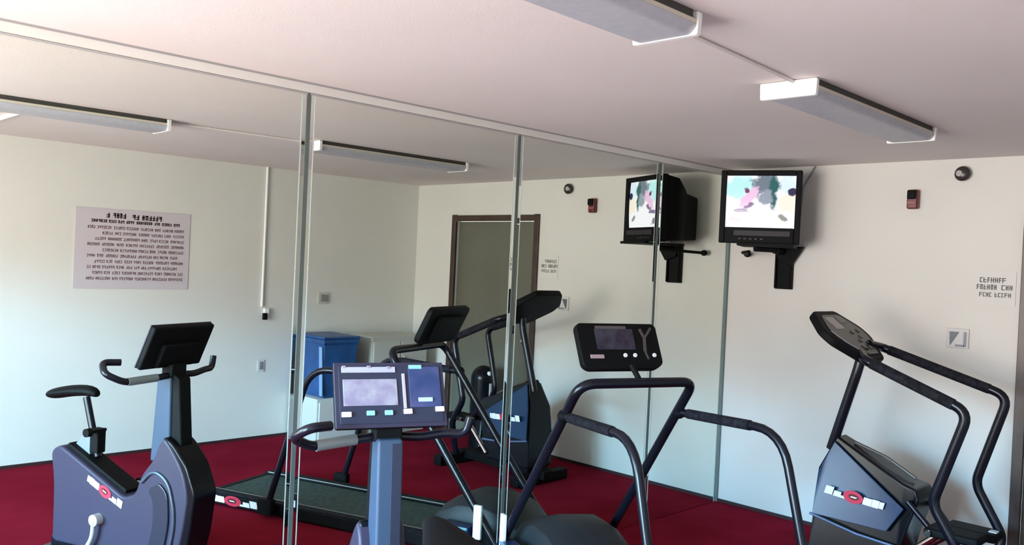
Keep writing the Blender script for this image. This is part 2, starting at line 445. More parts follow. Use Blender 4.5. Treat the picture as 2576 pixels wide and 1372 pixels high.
layer(ellmask(0.17, ZC-0.02, 0.06, 0.06), (0.98, 0.85, 0.72))
layer(ellmask(0.20, ZC+0.055, 0.03, 0.024), (0.03, 0.03, 0.08))
layer(ellmask(0.145, ZC-0.11, 0.035, 0.018, -0.6), (0.32, 0.30, 0.27))
b_.inputs['Base Color'].default_value = (0.01, 0.01, 0.01, 1); b_.inputs['Roughness'].default_value = 0.15
n_.links.new(cur, b_.inputs['Emission Color']); b_.inputs['Emission Strength'].default_value = 1.0
bm = bmesh.new()
nx, nz_ = 12, 10
vs = [[bm.verts.new((-sw-0.002+(2*sw+0.004)*i/nx, 0.012+0.016*((i/nx-0.5)**2+(j/nz_-0.5)**2)*2, s0-0.002+(s1-s0+0.004)*j/nz_)) for j in range(nz_+1)] for i in range(nx+1)]
for i in range(nx):
    for j in range(nz_): bm.faces.new((vs[i][j], vs[i+1][j], vs[i+1][j+1], vs[i][j+1]))
obj('screen', bm, sm, tv)
obj('speaker_strip', B(((0.02, -0.003, 0.068), (0.36, 0.008, 0.036))), mat('charcoal_grille', (0.018, 0.016, 0.022), 0.6), tv, 0.002)
for k in range(5): obj('control_button', B(((-0.12+0.035*k, -0.004, 0.030), (0.020, 0.010, 0.010))), mat('charcoal_button', (0.03, 0.03, 0.035), 0.5), tv, 0.002)

# bracket: wall plate, arm, tray, strap
br = thing('television_bracket', 'black steel wall bracket with plate and arm carrying the television', 'bracket', (0.455, -0.001, 1.59))
obj('wall_plate', B(((0, -0.016, 0.15), (0.125, 0.030, 0.30)), ((-0.050, -0.040, 0.15), (0.012, 0.026, 0.29)), ((0.050, -0.040, 0.15), (0.012, 0.026, 0.29))), BLACK, br, 0.004)
obj('gusset', PR([(-0.06, 0.295), (0.15, 0.295), (0.065, 0.17), (-0.03, 0.20)], -0.060, -0.030, 'y'), BLACK, br, 0.003)
bm = bmesh.new(); tube(bm, [(0, -0.04, 0.26), (0.02, -0.20, 0.265)], 0.026); tube(bm, [(0.02, -0.20, 0.268), (-0.05, -0.34, 0.268)], 0.022)
obj('arm', bm, BLACK, br)
M = Matrix.Translation((0.018, -0.30, 0.286)) @ Matrix.Rotation(tvang, 4, 'Z')
bm = bmesh.new(); box(bm, (0, 0, 0), (0.36, 0.34, 0.012), M); box(bm, (0, -0.168, 0.004), (0.36, 0.008, 0.018), M)
obj('tray', bm, BLACK, br, 0.003)
bm = bmesh.new(); tube(bm, [(-0.10, -0.33, 0.245), (-0.20, -0.24, 0.24), (-0.27, -0.05, 0.235)], 0.011); sph(bm, (-0.275, -0.045, 0.235), (0.026, 0.026, 0.022))
obj('tilt_lever', bm, BLACK, br)
tag(obj('aerial_cable', TU([(0.64, -0.010, 2.436), (0.615, -0.010, 2.39), (0.56, -0.010, 2.30), (0.55, -0.010, 2.10), (0.50, -0.010, 1.90)], 0.006, 0.02), GREYPL),
    'thin grey cable running from the ceiling edge down behind the television', 'cable')

# ------------------------------------------------------------------ far-wall fittings
al = thing('fire_alarm_strobe', 'small dark red fire alarm strobe on the far wall right of the television', 'alarm', (1.300, 0, 2.197))
obj('body', B(((0, -0.024, 0), (0.066, 0.046, 0.120))), DARKRED, al, 0.010, 3)
obj('strobe_lens', B(((0, -0.056, 0.028), (0.052, 0.022, 0.056))), BLACK, al, 0.008)
obj('sounder_grille', B(((0, -0.050, -0.022), (0.052, 0.008, 0.014))), mat('rose_label', (0.35, 0.12, 0.13), 0.5), al, 0.002)
bl = thing('alarm_bell', 'round dark bell with pale centre high on the far wall near the door', 'bell', (1.580, 0, 2.346))
bm = CY((0, 0, 0), (0, -0.03, 0), 0.032); sph(bm, (0, -0.030, 0), (0.045, 0.024, 0.045), 24)
obj('gong', bm, mat('dark_bell', (0.035, 0.028, 0.028), 0.3), bl)
obj('centre_cap', CY((-0.010, -0.040, 0), (-0.012, -0.056, 0), 0.018), mat('pale_cap', (0.42, 0.40, 0.38), 0.4), bl)
no = thing('paper_notice', 'small white paper notice with three dark lines beside the far door', 'notice', (1.784, -0.001, 1.668))
obj('sheet', B(((0, -0.002, 0), (0.215, 0.003, 0.20))), mat('notice_paper', (0.72, 0.71, 0.665), 0.6), no)
Mn = Matrix.Translation((0, -0.0035, 0)) @ Matrix.Rotation(math.radians(90), 4, 'X')
lettering('lettering', Mn, [(-0.085, 0.088, 0.046, 0.030, 1), (-0.10, 0.095, 0.004, 0.030, 1), (-0.085, 0.088, -0.040, 0.026, 1)], INKG, no, 5)
sw_ = thing('light_switch', 'small grey and white switch plate on the far wall below the notice', 'switch', (1.594, -0.001, 1.355))
obj('plate', B(((0, -0.005, 0), (0.125, 0.009, 0.118))), mat('switch_plate', (0.64, 0.64, 0.63), 0.5), sw_, 0.003)
obj('rocker', PR([(-0.045, 0.038), (0.008, 0.038), (-0.040, -0.045)], -0.016, -0.009, 'y'), mat('switch_dark', (0.11, 0.12, 0.15), 0.4), sw_)
obj('surround', B(((0.042, -0.012, -0.004), (0.014, 0.006, 0.090)), ((0.014, -0.012, -0.044), (0.050, 0.006, 0.012))), mat('switch_mid', (0.22, 0.23, 0.27), 0.4), sw_)

# ------------------------------------------------------------------ right wall (seen in the mirrors)
ps = thing('rules_poster', 'large pale notice poster with rows of dark text, reflected in the left mirror', 'poster', (W_-0.001, -2.872, 1.650))
obj('board', B(((-0.003, 0, 0), (0.004, 0.90, 0.63))), PAPER, ps)
# wall faces -x ; reading direction for someone facing it (+x) runs towards -y
Mp = Matrix(((0, 0, -1, -0.0052), (-1, 0, 0, 0), (0, 1, 0, 0), (0, 0, 0, 1)))
lettering('title_lettering', Mp, [(-0.21, 0.03, 0.258, 0.040, 1), (0.075, 0.225, 0.262, 0.040, 1), (-0.36, 0.34, 0.215, 0.024, 1)], INK, ps, 11, stroke=0.26)
ln = []; rnd = random.Random(4); y = 0.165
for k in range(10):
    a = -0.40+rnd.choice((0, 0.0, 0.05)); b = 0.36-rnd.choice((0, 0.04, 0.0, 0.10))
    ln.append((a, b, y, 0.023, 1)); y -= 0.0445
lettering('text_lettering', Mp, ln, INKP, ps, 7, stroke=0.22)
bm = bmesh.new(); tube(bm, [(W_-0.012, -1.735, 2.44), (W_-0.012, -1.735, 1.19)], 0.011); box(bm, (W_-0.010, -1.735, 1.8), (0.016, 0.014, 1.2))
tag(obj('wall_conduit', bm, WHITE), 'vertical white conduit dropping from the ceiling right of the reflected poster', 'conduit')
t = thing('pull_switch', 'small dark switch at the bottom of the vertical white wall conduit', 'switch', (W_-0.001, -1.705, 1.125))
obj('box', B(((-0.018, 0.01, 0.02), (0.034, 0.045, 0.060))), WHITE, t, 0.004)
obj('lever', B(((-0.034, -0.008, -0.022), (0.024, 0.042, 0.060))), BLACK, t, 0.004)
t = thing('socket_outlet', 'small grey outlet low on the side wall beneath the conduit switch', 'socket', (W_-0.001, -1.717, 0.658))
obj('plate', B(((-0.005, 0, 0), (0.008, 0.065, 0.105))), mat('outlet_plate', (0.62, 0.61, 0.58), 0.5), t, 0.002)
obj('receptacle', B(((-0.011, 0, 0), (0.008, 0.034, 0.070))), GREYPL, t, 0.003)
t = thing('thermostat', 'small square grey thermostat on the side wall above the blue bin', 'thermostat', (W_-0.001, -1.100, 1.269))
obj('plate', B(((-0.006, 0, 0), (0.010, 0.115, 0.105))), mat('thermo_plate', (0.55, 0.55, 0.50), 0.5), t, 0.003)
obj('cover', B(((-0.017, 0, 0), (0.014, 0.070, 0.065))), mat('thermo_cover', (0.25, 0.25, 0.22), 0.5), t, 0.003)

# blue bin on a low white cabinet ; putty cabinet beside it
lc = thing('low_cabinet', 'low white cabinet by the side wall carrying the blue bin', 'cabinet', (3.41, -1.20, 0))
obj('carcass', B(((0, 0, 0.20), (0.48, 0.46, 0.40))), mat('cab_white', (0.62, 0.63, 0.62), 0.45), lc, 0.006)
obj('door', B(((-0.248, 0, 0.20), (0.016, 0.42, 0.34))), mat('cab_door', (0.66, 0.67, 0.66), 0.4), lc, 0.004)
bn = thing('blue_storage_bin', 'tall blue tapered plastic bin with lighter corner band, reflected in the mirror', 'bin', (3.405, -1.20, 0.401))
bm = bmesh.new()
rs = []
for z, hx, hy in ((0, 0.205, 0.150), (0.48, 0.235, 0.180), (0.49, 0.245, 0.190), (0.525, 0.245, 0.190), (0.525, 0.225, 0.170), (0.05, 0.200, 0.145)):
    rs.append([bm.verts.new((sx_*hx, sy_*hy, z)) for sx_, sy_ in ((-1, -1), (1, -1), (1, 1), (-1, 1))])
for a, b in zip(rs, rs[1:]):
    for k in range(4): bm.faces.new((a[k], a[(k+1) % 4], b[(k+1) % 4], b[k]))
bm.faces.new(rs[0]); bm.faces.new(rs[-1][::-1])
obj('tub', bm, BLUEBIN, bn, 0.008)
obj('lid', B(((0, 0, 0.538), (0.50, 0.39, 0.024))), BLUEBIN, bn, 0.010)
bm = bmesh.new(); box(bm, (-0.205, -0.172, 0.25), (0.045, 0.012, 0.44), Matrix.Rotation(math.radians(3), 4, 'X'))
obj('corner_band', bm, PALEBLUE, bn, 0.003)
pc = thing('putty_cabinet', 'pale putty cabinet in the far right corner beside the blue bin', 'cabinet', (3.43, -0.50, 0))
obj('carcass', B(((0, 0, 0.465), (0.42, 0.66, 0.93))), CABM, pc, 0.005)
for sy_ in (-1, 1):
    d = obj('door', B(((-0.217, sy_*0.162, 0.455), (0.014, 0.310, 0.86))), mat('cab_door2', (0.56, 0.56, 0.51), 0.5), pc, 0.003)
    obj('handle', CY((-0.236, sy_*0.03, 0.60), (-0.236, sy_*0.03, 0.74), 0.006), ALU, d)

# glossy black canister against the door
cn = thing('black_canister', 'black domed floor canister with a white painted glint standing before the far door', 'canister', (2.33, -0.22, 0))
bm = CY((0, 0, 0), (0, 0, 0.62), 0.115, 0.115, 28); sph(bm, (0, 0, 0.62), (0.115, 0.115, 0.12), 28)
obj('body', bm, BLACKG, cn)
obj('highlight', B(((-0.117, -0.02, 0.36), (0.006, 0.026, 0.46))), WHITE, cn, 0.002)  # white strip paints the long glint on the gloss
bm = bmesh.new(); sph(bm, (-0.092, -0.02, 0.675), (0.022, 0.022, 0.022)); obj('highlight_spot', bm, WHITE, cn)  # white ball paints the round glint on the dome

# ------------------------------------------------------------------ exercise bike
bfw = Vector((-0.93, 0.37, 0)).normalized()
brot = math.atan2(bfw.y, bfw.x)-math.pi/2
bk = thing('exercise_bike', 'slate grey upright exercise bike facing the mirror, its console screen towards us', 'exercise bike', (0.911, -3.72, 0), brot)
# local: x sideways, y forward, z up
shroud = smoothpoly([(-0.70, 0.10), (-0.705, 0.42), (-0.735, 0.575), (-0.67, 0.615), (-0.20, 0.405), (-0.125, 0.43), (-0.09, 0.53), (-0.01, 0.62), (0.02, 0.70),
                     (0.055, 0.74), (0.10, 0.70), (0.18, 0.60), (0.225, 0.47), (0.20, 0.28), (0.15, 0.10)], 4,
                    [0.03, 0.12, 0.05, 0.05, 0.03, 0.04, 0.07, 0.06, 0.04, 0.02, 0.03, 0.06, 0.09, 0.1, 0.03])
obj('shroud', PR(shroud, -0.085, 0.085, 'x'), BIKEGREY, bk, 0.014, 3)
# front cover, blackened to paint the nose's shade facing the mirror
fc = smoothpoly([(0.045, 0.745), (0.105, 0.715), (0.20, 0.615), (0.262, 0.48), (0.235, 0.27), (0.185, 0.08), (0.13, 0.08), (0.16, 0.28), (0.185, 0.46), (0.12, 0.60), (0.03, 0.70)], 4, 0.03)
obj('shaded_front_cover', PR(fc, -0.078, 0.078, 'x'), BLACKG, bk, 0.012, 3)
# raised arch moulding round the flywheel on both sides
for sgn in (-1, 1):
    pts = fillet([(sgn*0.088, -0.02, 0.12), (sgn*0.088, 0.00, 0.34), (sgn*0.088, -0.01, 0.47), (sgn*0.088, -0.075, 0.50)], 0.10)
    bm = bmesh.new()
    arch = [(-0.03, 0.11), (0.015, 0.30), (0.01, 0.42), (-0.03, 0.475), (0.04, 0.52), (0.10, 0.47), (0.115, 0.33), (0.075, 0.11)]
    prism(bm, smoothpoly(arch, 4, 0.05), sgn*0.083, sgn*0.096, 'x')
    obj('side_moulding', bm, mat('dark_slate', (0.025, 0.032, 0.05), 0.25, coat=0.4), bk, 0.004)
    bm = bmesh.new(); tube(bm, fillet([(sgn*0.090, 0.11, 0.11), (sgn*0.090, 0.155, 0.36), (sgn*0.090, 0.10, 0.53), (sgn*0.090, 0.00, 0.575), (sgn*0.090, -0.075, 0.50)], 0.10), 0.008, 8)
    obj('arch_rim', bm, mat('pale_slate', (0.06, 0.075, 0.11), 0.35), bk)
# dark top strip on the rear slope
M = Matrix.Translation((0, -0.43, 0.518)) @ Matrix.Rotation(math.atan2(-0.21, 0.47), 4, 'X')
bm = bmesh.new(); box(bm, (0, 0, 0), (0.11, 0.47, 0.022), M); obj('slope_strip', bm, BLACK, bk, 0.006)
# neck column: slate-blue sides, front strip blackened as its shade
neck = [(-0.075, 0.60), (0.055, 0.60), (0.045, 1.045), (-0.045, 1.045)]
obj('neck', PR(neck, -0.046, 0.046, 'x'), mat('blue_slate_plastic', (0.045, 0.075, 0.125), 0.4, spec=0.25), bk, 0.012, 3)
obj('neck_stripe', PR([(-0.0765, 0.64), (-0.070, 0.64), (-0.044, 1.03), (-0.0485, 1.03)], 0.004, 0.040, 'x'), mat('neck_dark', (0.016, 0.022, 0.045), 0.4), bk, 0.001)  # dark strip down the right half of the rear face
obj('shaded_neck_front', PR([(0.055, 0.62), (0.125, 0.70), (0.095, 1.03), (0.046, 1.055)], -0.040, 0.040, 'x'), BLACK, bk, 0.010, 3)
# console
CT = Matrix.Translation((0.006, 0.0, 1.198)) @ Matrix.Rotation(math.atan2(0.22, 0.10), 4, 'X')   # local xy = face, y up the face, z towards rider
co = bpy.data.objects.new('console', None)
bm = bmesh.new(); box(bm, (0, 0, -0.024), (0.400, 0.234, 0.034), CT)
con = obj('console', bm, BLACK, bk, 0.010, 3)
bm = bmesh.new(); box(bm, (0, -0.035, -0.052), (0.24, 0.13, 0.03), CT); obj('console_back', bm, BLACK, con, 0.010, 3)
bm = bmesh.new(); box(bm, (0, 0, -0.007), (0.402, 0.236, 0.008), CT); obj('bezel', bm, PURPLE, con, 0.003)
def panel(parent, name, M, x0, x1, y0, y1, m, th=0.004, bev=0.0015, z=0.0):
    bm = bmesh.new(); box(bm, ((x0+x1)/2, (y0+y1)/2, -0.004+th/2+z), (x1-x0, y1-y0, th), M)
    return obj(name, bm, m, parent, bev)
CTs = CT
def cu(px): return (px-984)/712.0
def cv(py): return (1005-py)/667.0
panel(con, 'face_plate', CTs, -0.185, 0.187, -0.104, 0.104, mat('face_slate', (0.028, 0.032, 0.055), 0.4, spec=0.3), 0.0035)
panel(con, 'display', CTs, cu(862), cu(1000), cv(1032), cv(968), LCD, 0.007)
panel(con, 'display_rim', CTs, cu(860), cu(998), cv(952), cv(938), mat('silver_rim', (0.40, 0.39, 0.44), 0.3), 0.007)
panel(con, 'overlay', CTs, cu(1032), cu(1115), cv(1038), cv(938), BLUEPAN, 0.006)
panel(con, 'overlay_header', CTs, cu(1034), cu(1068), cv(944), cv(934), TEAL, 0.009)
for a, b, c, d in ((855, 880, 1052, 1052), (1012, 1035, 1048, 1048), (1096, 1120, 1044, 1044)):
    bm = bmesh.new(); box(bm, ((cu(a)+cu(b))/2, cv(c), 0.004), (cu(b)-cu(a), 0.019, 0.008), CTs); obj('white_button', bm, BTN, con, 0.003)
for a, c in ((866, 938), (930, 938), (980, 940)):
    bm = bmesh.new(); box(bm, (cu(a), cv(c), 0.002), (0.014, 0.008, 0.006), CTs); obj('indicator', bm, LCD, con, 0.001)
for a in (928, 974):
    bm = bmesh.new(); box(bm, (cu(a), cv(1050), 0.004), (0.030, 0.018, 0.008), CTs); obj('teal_button', bm, TEAL, con, 0.003)
bm = bmesh.new(); M2 = CTs @ Matrix.Translation((cu(1072), cv(1020), 0.004)); box(bm, (0, 0, 0), (0.055, 0.016, 0.006), M2)
obj('badge', bm, mat('pale_badge', (0.45, 0.60, 0.85), 0.2), con, 0.004)
panel(con, 'divider', CTs, cu(1014), cu(1022), cv(1040), cv(955), mat('lilac_strip', (0.45, 0.38, 0.5), 0.3), 0.008)
obj('console_bracket', B(((0, 0.02, 1.065), (0.10, 0.07, 0.07))), BLACK, bk, 0.008)
# handlebar: loops out to both sides with upturned ends
for sgn in (-1, 1):
    pts = [(0, 0.03, 1.045), (sgn*0.12, 0.02, 1.036), (sgn*0.27, -0.02, 1.026), (sgn*0.345, -0.07, 1.070), (sgn*0.30, -0.14, 1.115), (sgn*0.225, -0.10, 1.112)]
    if sgn > 0:
        pts = [(0, 0.03, 1.045), (0.13, 0.03, 1.035), (0.22, 0.02, 1.050), (0.29, -0.005, 1.045), (0.305, -0.01, 1.11)]
    obj('handlebar', TU(pts, 0.0165, 0.035), [TUBE], bk)
obj('handlebar_sleeve', TU([(-0.255, -0.016, 1.028), (-0.11, 0.020, 1.037)], 0.0195, 0), mat('grey_sleeve', (0.16, 0.18, 0.18), 0.35), bk)
# seat
obj('seat_post', CY((0, -0.485, 0.56), (0, -0.585, 0.865), 0.0185), TUBE, bk)
obj('seat_clamp', B(((0, -0.49, 0.645), (0.055, 0.06, 0.13))), BLACK, bk, 0.008)
bm = CY((-0.07, -0.470, 0.70), (0.03, -0.470, 0.70), 0.009); cyl(bm, (-0.095, -0.470, 0.70), (-0.065, -0.470, 0.70), 0.022)
obj('adjusting_knob', bm, BLACK, bk)
obj('seat_post_gusset', PR([(-0.64, 0.60), (-0.52, 0.555), (-0.515, 0.70), (-0.545, 0.70)], -0.022, 0.022, 'x'), mat('gusset_grey', (0.20, 0.22, 0.24), 0.4), bk, 0.004)
bm = bmesh.new()
secs = [(-0.50, 0.020, 0.868, 0.900), (-0.53, 0.034, 0.872, 0.925), (-0.60, 0.048, 0.870, 0.930), (-0.70, 0.085, 0.855, 0.918), (-0.76, 0.100, 0.840, 0.905), (-0.80, 0.085, 0.835, 0.895), (-0.82, 0.045, 0.840, 0.885)]
rings = []
for y, hw, za, zb in secs:
    zc, hz = (za+zb)/2, (zb-za)/2
    rings.append([bm.verts.new((hw*math.cos(a), y, zc+hz*math.sin(a))) for a in [2*math.pi*k/16 for k in range(16)]])
for a, b in zip(rings, rings[1:]):
    for k in range(16): bm.faces.new((a[k], a[(k+1) % 16], b[(k+1) % 16], b[k]))
bm.faces.new(rings[0]); bm.faces.new(rings[-1][::-1])
s_ = obj('saddle', bm, BLACK, bk); sub = s_.modifiers.new('sub', 'SUBSURF'); sub.levels = 1; sub.render_levels = 1
# cranks, pedals, base
for sgn in (-1, 1):
    cc = (sgn*0.105, -0.36, 0.27)
    bm = CY((sgn*0.084, -0.36, 0.27), (sgn*0.125, -0.36, 0.27), 0.030)
    e = (sgn*0.118, -0.36+sgn*0.05, 0.27+sgn*0.155)
    tube(bm, fillet([(sgn*0.118, -0.36, 0.27), (sgn*0.118, -0.36+sgn*0.005, 0.27+sgn*0.09), e], 0.06), 0.012)
    c_ = obj('crank', bm, mat('pale_crank', (0.50, 0.48, 0.50), 0.4), bk)
    obj('pedal', B(((sgn*0.18, e[1], e[2]), (0.10, 0.08, 0.025))), BLACK, c_, 0.006)
obj('base_frame', B(((0, -0.26, 0.075), (0.07, 1.02, 0.06)), ((0, 0.21, 0.035), (0.50, 0.07, 0.06)), ((0, -0.74, 0.035), (0.50, 0.07, 0.06))), TUBE, bk, 0.01)
for sx_ in (-1, 1):
    for yy in (0.21, -0.74): obj('foot_cap', B(((sx_*0.255, yy, 0.034), (0.05, 0.085, 0.068))), RUBBER, bk, 0.01)
for sgn in (-1, 1):
    zx = frame_empty_matrix((sgn*0.0858, -0.325, 0.415), (0, -sgn*-0.93, -sgn*-0.0) if False else (0, (1 if sgn > 0 else -1)*0.93, (-1 if sgn > 0 else 1)*0.40), (sgn, 0, 0))
    decal(bk, zx, 0.27, 0.052)

# ------------------------------------------------------------------ treadmill
tfw = Vector((-0.938, 0.346, 0)).normalized()
trot = math.atan2(tfw.y, tfw.x)-math.pi/2
td = thing('treadmill', 'black treadmill with rectangular console, nearest to the middle of the mirrors', 'treadmill', (0.861, -2.173, 0), trot)
obj('deck_frame', B(((-0.295, -0.40, 0.0475), (0.075, 2.01, 0.075)), ((0.295, -0.40, 0.0475), (0.075, 2.01, 0.075)), ((0, -1.385, 0.045), (0.60, 0.05, 0.06)), ((0, 0.55, 0.06), (0.58, 0.06, 0.06))), BLACK, td, 0.008)
obj('deck_board', B(((0, -0.43, 0.045), (0.50, 1.82, 0.035))), BLACK, td)
obj('running_belt', B(((0, -0.44, 0.069), (0.50, 1.84, 0.008))), BELT, td, 0.003)
for sx_ in (-1, 1):
    obj('side_rail_trim', B(((sx_*0.262, -0.44, 0.088), (0.010, 1.86, 0.006))), mat('pale_trim', (0.30, 0.34, 0.33), 0.35), td, 0.001)
    obj('side_tread', B(((sx_*0.298, -0.44, 0.088), (0.058, 1.88, 0.008))), RUBBER, td, 0.002)
hood = [(0.28, 0.11), (0.28, 0.17), (0.33, 0.235), (0.45, 0.295), (0.62, 0.305), (0.78, 0.26), (0.86, 0.16), (0.86, 0.05)]
bm = bmesh.new()
hs = []
for x, k in ((-0.262, 0.60), (-0.235, 0.86), (-0.16, 0.99), (0, 1.03), (0.14, 0.98), (0.20, 0.84), (0.225, 0.60)):
    hs.append([bm.verts.new((x, 0.57+(y-0.57)*(0.9+0.1*k), 0.05+(z-0.05)*k)) for y, z in hood])
for a, b in zip(hs, hs[1:]):
    for k in range(len(hood)-1): bm.faces.new((a[k], a[k+1], b[k+1], b[k]))
bm.faces.new(hs[0]); bm.faces.new(hs[-1][::-1])
bm.faces.new([h[0] for h in hs]); bm.faces.new([h[-1] for h in hs][::-1])
h_ = obj('motor_hood', bm, HOODM, td, 0.006)
# upright frame: one bent tube
up_pts = [(-0.362, 0.82, 0.05), (-0.335, 0.0, 1.13), (0.315, 0.0, 1.13), (0.315, 0.80, 0.05)]
obj('upright_frame', TU(up_pts, 0.0245, [0, 0.085, 0.075, 0], 18), TUBE, td)
for sx_ in (-0.362, 0.315):
    obj('foot_bracket', B(((sx_, 0.80, 0.035), (0.06, 0.16, 0.065))), STEELBLUE, td, 0.008)
obj('white_foot_clip', B(((-0.392, 0.665, 0.235), (0.022, 0.050, 0.19))), WHITE, td, 0.006)
obj('blue_side_box', B(((-0.385, 0.49, 0.105), (0.09, 0.26, 0.19))), mat('navy_plastic', (0.008, 0.022, 0.085), 0.3), td, 0.008)
obj('side_box_edge', B(((-0.428, 0.49, 0.196), (0.008, 0.26, 0.014))), mat('teal_edge', (0.10, 0.25, 0.32), 0.4), td, 0.003)
for sx_, xl in ((-1, -0.375), (1, 0.405)):
    xj = -0.345 if sx_ < 0 else 0.325
    xf = -0.372 if sx_ < 0 else 0.42
    pts = [(xj, 0.125, 0.955), (xl, -0.54, 0.985), (xf, -0.835, 0.06)]
    hr = obj('handrail', TU(pts, 0.0205, [0, 0.16, 0]), TUBE, td)
    gp = fillet(pts, [0, 0.16, 0]); grip = [(xj+(xl-xj)*u, 0.125+(-0.54-0.125)*u, 0.955+0.03*u) for u in (0.10, 0.35, 0.6, 0.72)]
    obj('foam_grip', TU(grip, 0.0245, 0), RUBBER, hr)
    bm = bmesh.new(); sph(bm, (xj, 0.125, 0.955), (0.034, 0.034, 0.034)); obj('joint_collar', bm, BLACK, hr)
    obj('rail_foot', B(((xf, -0.84, 0.075), (0.05, 0.11, 0.10))), BLACK, hr, 0.008)
# console
CT = Matrix.Translation((-0.022, 0.155, 1.295)) @ Matrix.Rotation(math.atan2(0.22, 0.11), 4, 'X')
bm = bmesh.new(); poly = smoothpoly([(-0.235, -0.10), (-0.205, -0.123), (0.185, -0.123), (0.232, -0.095), (0.232, 0.105), (0.215, 0.123), (-0.22, 0.123), (-0.238, 0.10)], 4, 0.02)
prism(bm, poly, -0.045, -0.004, 'z'); bmesh.ops.transform(bm, matrix=CT, verts=bm.verts)
con = obj('console', bm, BLACK, td, 0.008, 3)
bm = bmesh.new(); box(bm, (0, -0.01, -0.058), (0.30, 0.17, 0.035), CT); obj('console_back', bm, BLACK, con, 0.012, 3)
def tu(px, py): return (px-(1547+28*(py-812)/110.0))/418.0
def tv_(py): return (870-py)/490.0
panel(con, 'display', CT, tu(1497, 845), tu(1590, 845), tv_(880), tv_(826), LCDD, 0.004)
panel(con, 'display_header', CT, tu(1495, 824), tu(1570, 824), tv_(826), tv_(818), mat('dim_header', (0.10, 0.085, 0.09), 0.4), 0.003)
bm = bmesh.new()
M3 = CT
for a, b, c, d, wd in ((1604, 825, 1618, 850, 0.016), (1632, 822, 1618, 850, 0.012), (1618, 850, 1622, 885, 0.018), (1622, 885, 1632, 905, 0.010)):
    p1 = Vector((tu(a, b), tv_(b), 0)); p2 = Vector((tu(c, d), tv_(d), 0)); dd = p2-p1
    M4 = CT @ Matrix.Translation((p1+p2)/2+Vector((0, 0, -0.003))) @ Matrix.Rotation(math.atan2(dd.y, dd.x), 4, 'Z')
    box(bm, (0, 0, 0), (dd.length, wd, 0.004), M4)
obj('printed_figure', bm, mat('figure_grey', (0.075, 0.06, 0.06), 0.5), con, 0.001)
for a in (1573, 1597, 1645):
    bm = bmesh.new(); p = CT @ Vector((tu(a, 895), tv_(895), -0.004)); q = CT @ Vector((tu(a, 895), tv_(895), 0.004)); cyl(bm, p, q, 0.011)
    obj('white_button', bm, BTN, con, 0.002)
panel(con, 'start_key', CT, tu(1490, 898), tu(1522, 898), tv_(903), tv_(893), mat('pink_key', (0.42, 0.30, 0.32), 0.4), 0.006)
obj('console_neck', TU([(-0.02, 0.06, 1.21), (0.0, 0.01, 1.14)], 0.014, 0), BLACK, td)
# logo on the rear of both side rails
for sgn in (-1, 1):
    zx = frame_empty_matrix((sgn*0.3326, -1.15, 0.048), (0, sgn, 0), (sgn, 0, 0))
    decal(td, zx, 0.42, 0.060)

# ------------------------------------------------------------------ stair stepper
st = thing('stair_stepper', 'black stair stepper with hexagonal console and blue side panel near the far door', 'stepper', (1.45, -0.72, 0))
def q(x, y, z): return (x-1.45, y+0.72, z)
body = [(1.225-1.45, 0.785), (1.15-1.45, 0.60), (1.125-1.45, 0.12), (1.60-1.45, 0.12), (1.64-1.45, 0.30), (1.71-1.45, 0.53), (1.685-1.45, 0.585), (1.62-1.45, 0.60)]
bm = bmesh.new()
# wedge: narrow at the top, widening towards the nose
secN = {}
def wy(x, z):  # half width
    t_ = max(0, min(1, (0.80-z)/0.30)); return 0.050+0.085*t_
near = [bm.verts.new((x, -wy(x, z), z)) for x, z in body]; far = [bm.verts.new((x, wy(x, z), z)) for x, z in body]
k = len(body)
bm.faces.new(near); bm.faces.new(far[::-1])
for i in range(k): bm.faces.new((near[i], near[(i+1) % k], far[(i+1) % k], far[i]))
bmesh.ops.triangulate(bm, faces=[f for f in bm.faces if len(f.verts) > 4])
obj('body_cover', bm, BLACKG, st, 0.012, 3)
side = [(1.222-1.45, 0.755), (1.158-1.45, 0.58), (1.142-1.45, 0.335), (1.56-1.45, 0.335), (1.645-1.45, 0.475)]
for sgn in (-1, 1):
    bm = bmesh.new()
    A = [bm.verts.new((x, sgn*(wy(x, z)+0.002), z)) for x, z in side]; Bv = [bm.verts.new((x, sgn*(wy(x, z)+0.014), z)) for x, z in side]
    bm.faces.new(A); bm.faces.new(Bv[::-1])
    for i in range(5): bm.faces.new((A[i], A[(i+1) % 5], Bv[(i+1) % 5], Bv[i]))
    bmesh.ops.triangulate(bm, faces=[f for f in bm.faces if len(f.verts) > 4])
    sp_ = obj('side_panel', bm, STEELBLUE, st, 0.004)
    zx = frame_empty_matrix((1.385-1.45, sgn*(wy(0, 0.475)+0.0155), 0.488), (sgn*-1 if sgn > 0 else 1, 0, 0.10 if sgn > 0 else -0.10), (0, sgn, 0.0))
    zx = frame_empty_matrix((1.375-1.45, sgn*0.1502, 0.480), ((1 if sgn < 0 else -1), 0, (-0.07 if sgn < 0 else 0.07)), (0, sgn, 0))
    decal(st, zx, 0.33, 0.062)
obj('lower_trim', TU([q(1.13, -0.87, 0.335), q(1.40, -0.872, 0.285), q(1.62, -0.872, 0.27)], 0.007, 0), mat('blue_trim', (0.10, 0.14, 0.25), 0.3), st)
obj('top_ridge', TU([q(1.31, -0.72, 0.755), q(1.48, -0.70, 0.70), q(1.64, -0.70, 0.615)], 0.009, 0.03), mat('brown_ridge', (0.10, 0.08, 0.07), 0.3), st)  # thin brown tube along the top of the body
obj('post', TU([q(1.345, -0.76, 1.30), q(1.325, -0.77, 1.18), q(1.185, -0.755, 0.70)], 0.028, 0.05, 16), TUBE, st)
# console: tilted hexagonal shield
n_t = math.radians(37)
CT = Matrix.Translation(q(1.235, -0.775, 1.365)) @ Matrix.Rotation(math.pi/2, 4, 'Z') @ Matrix.Rotation(-0.0, 4, 'X')
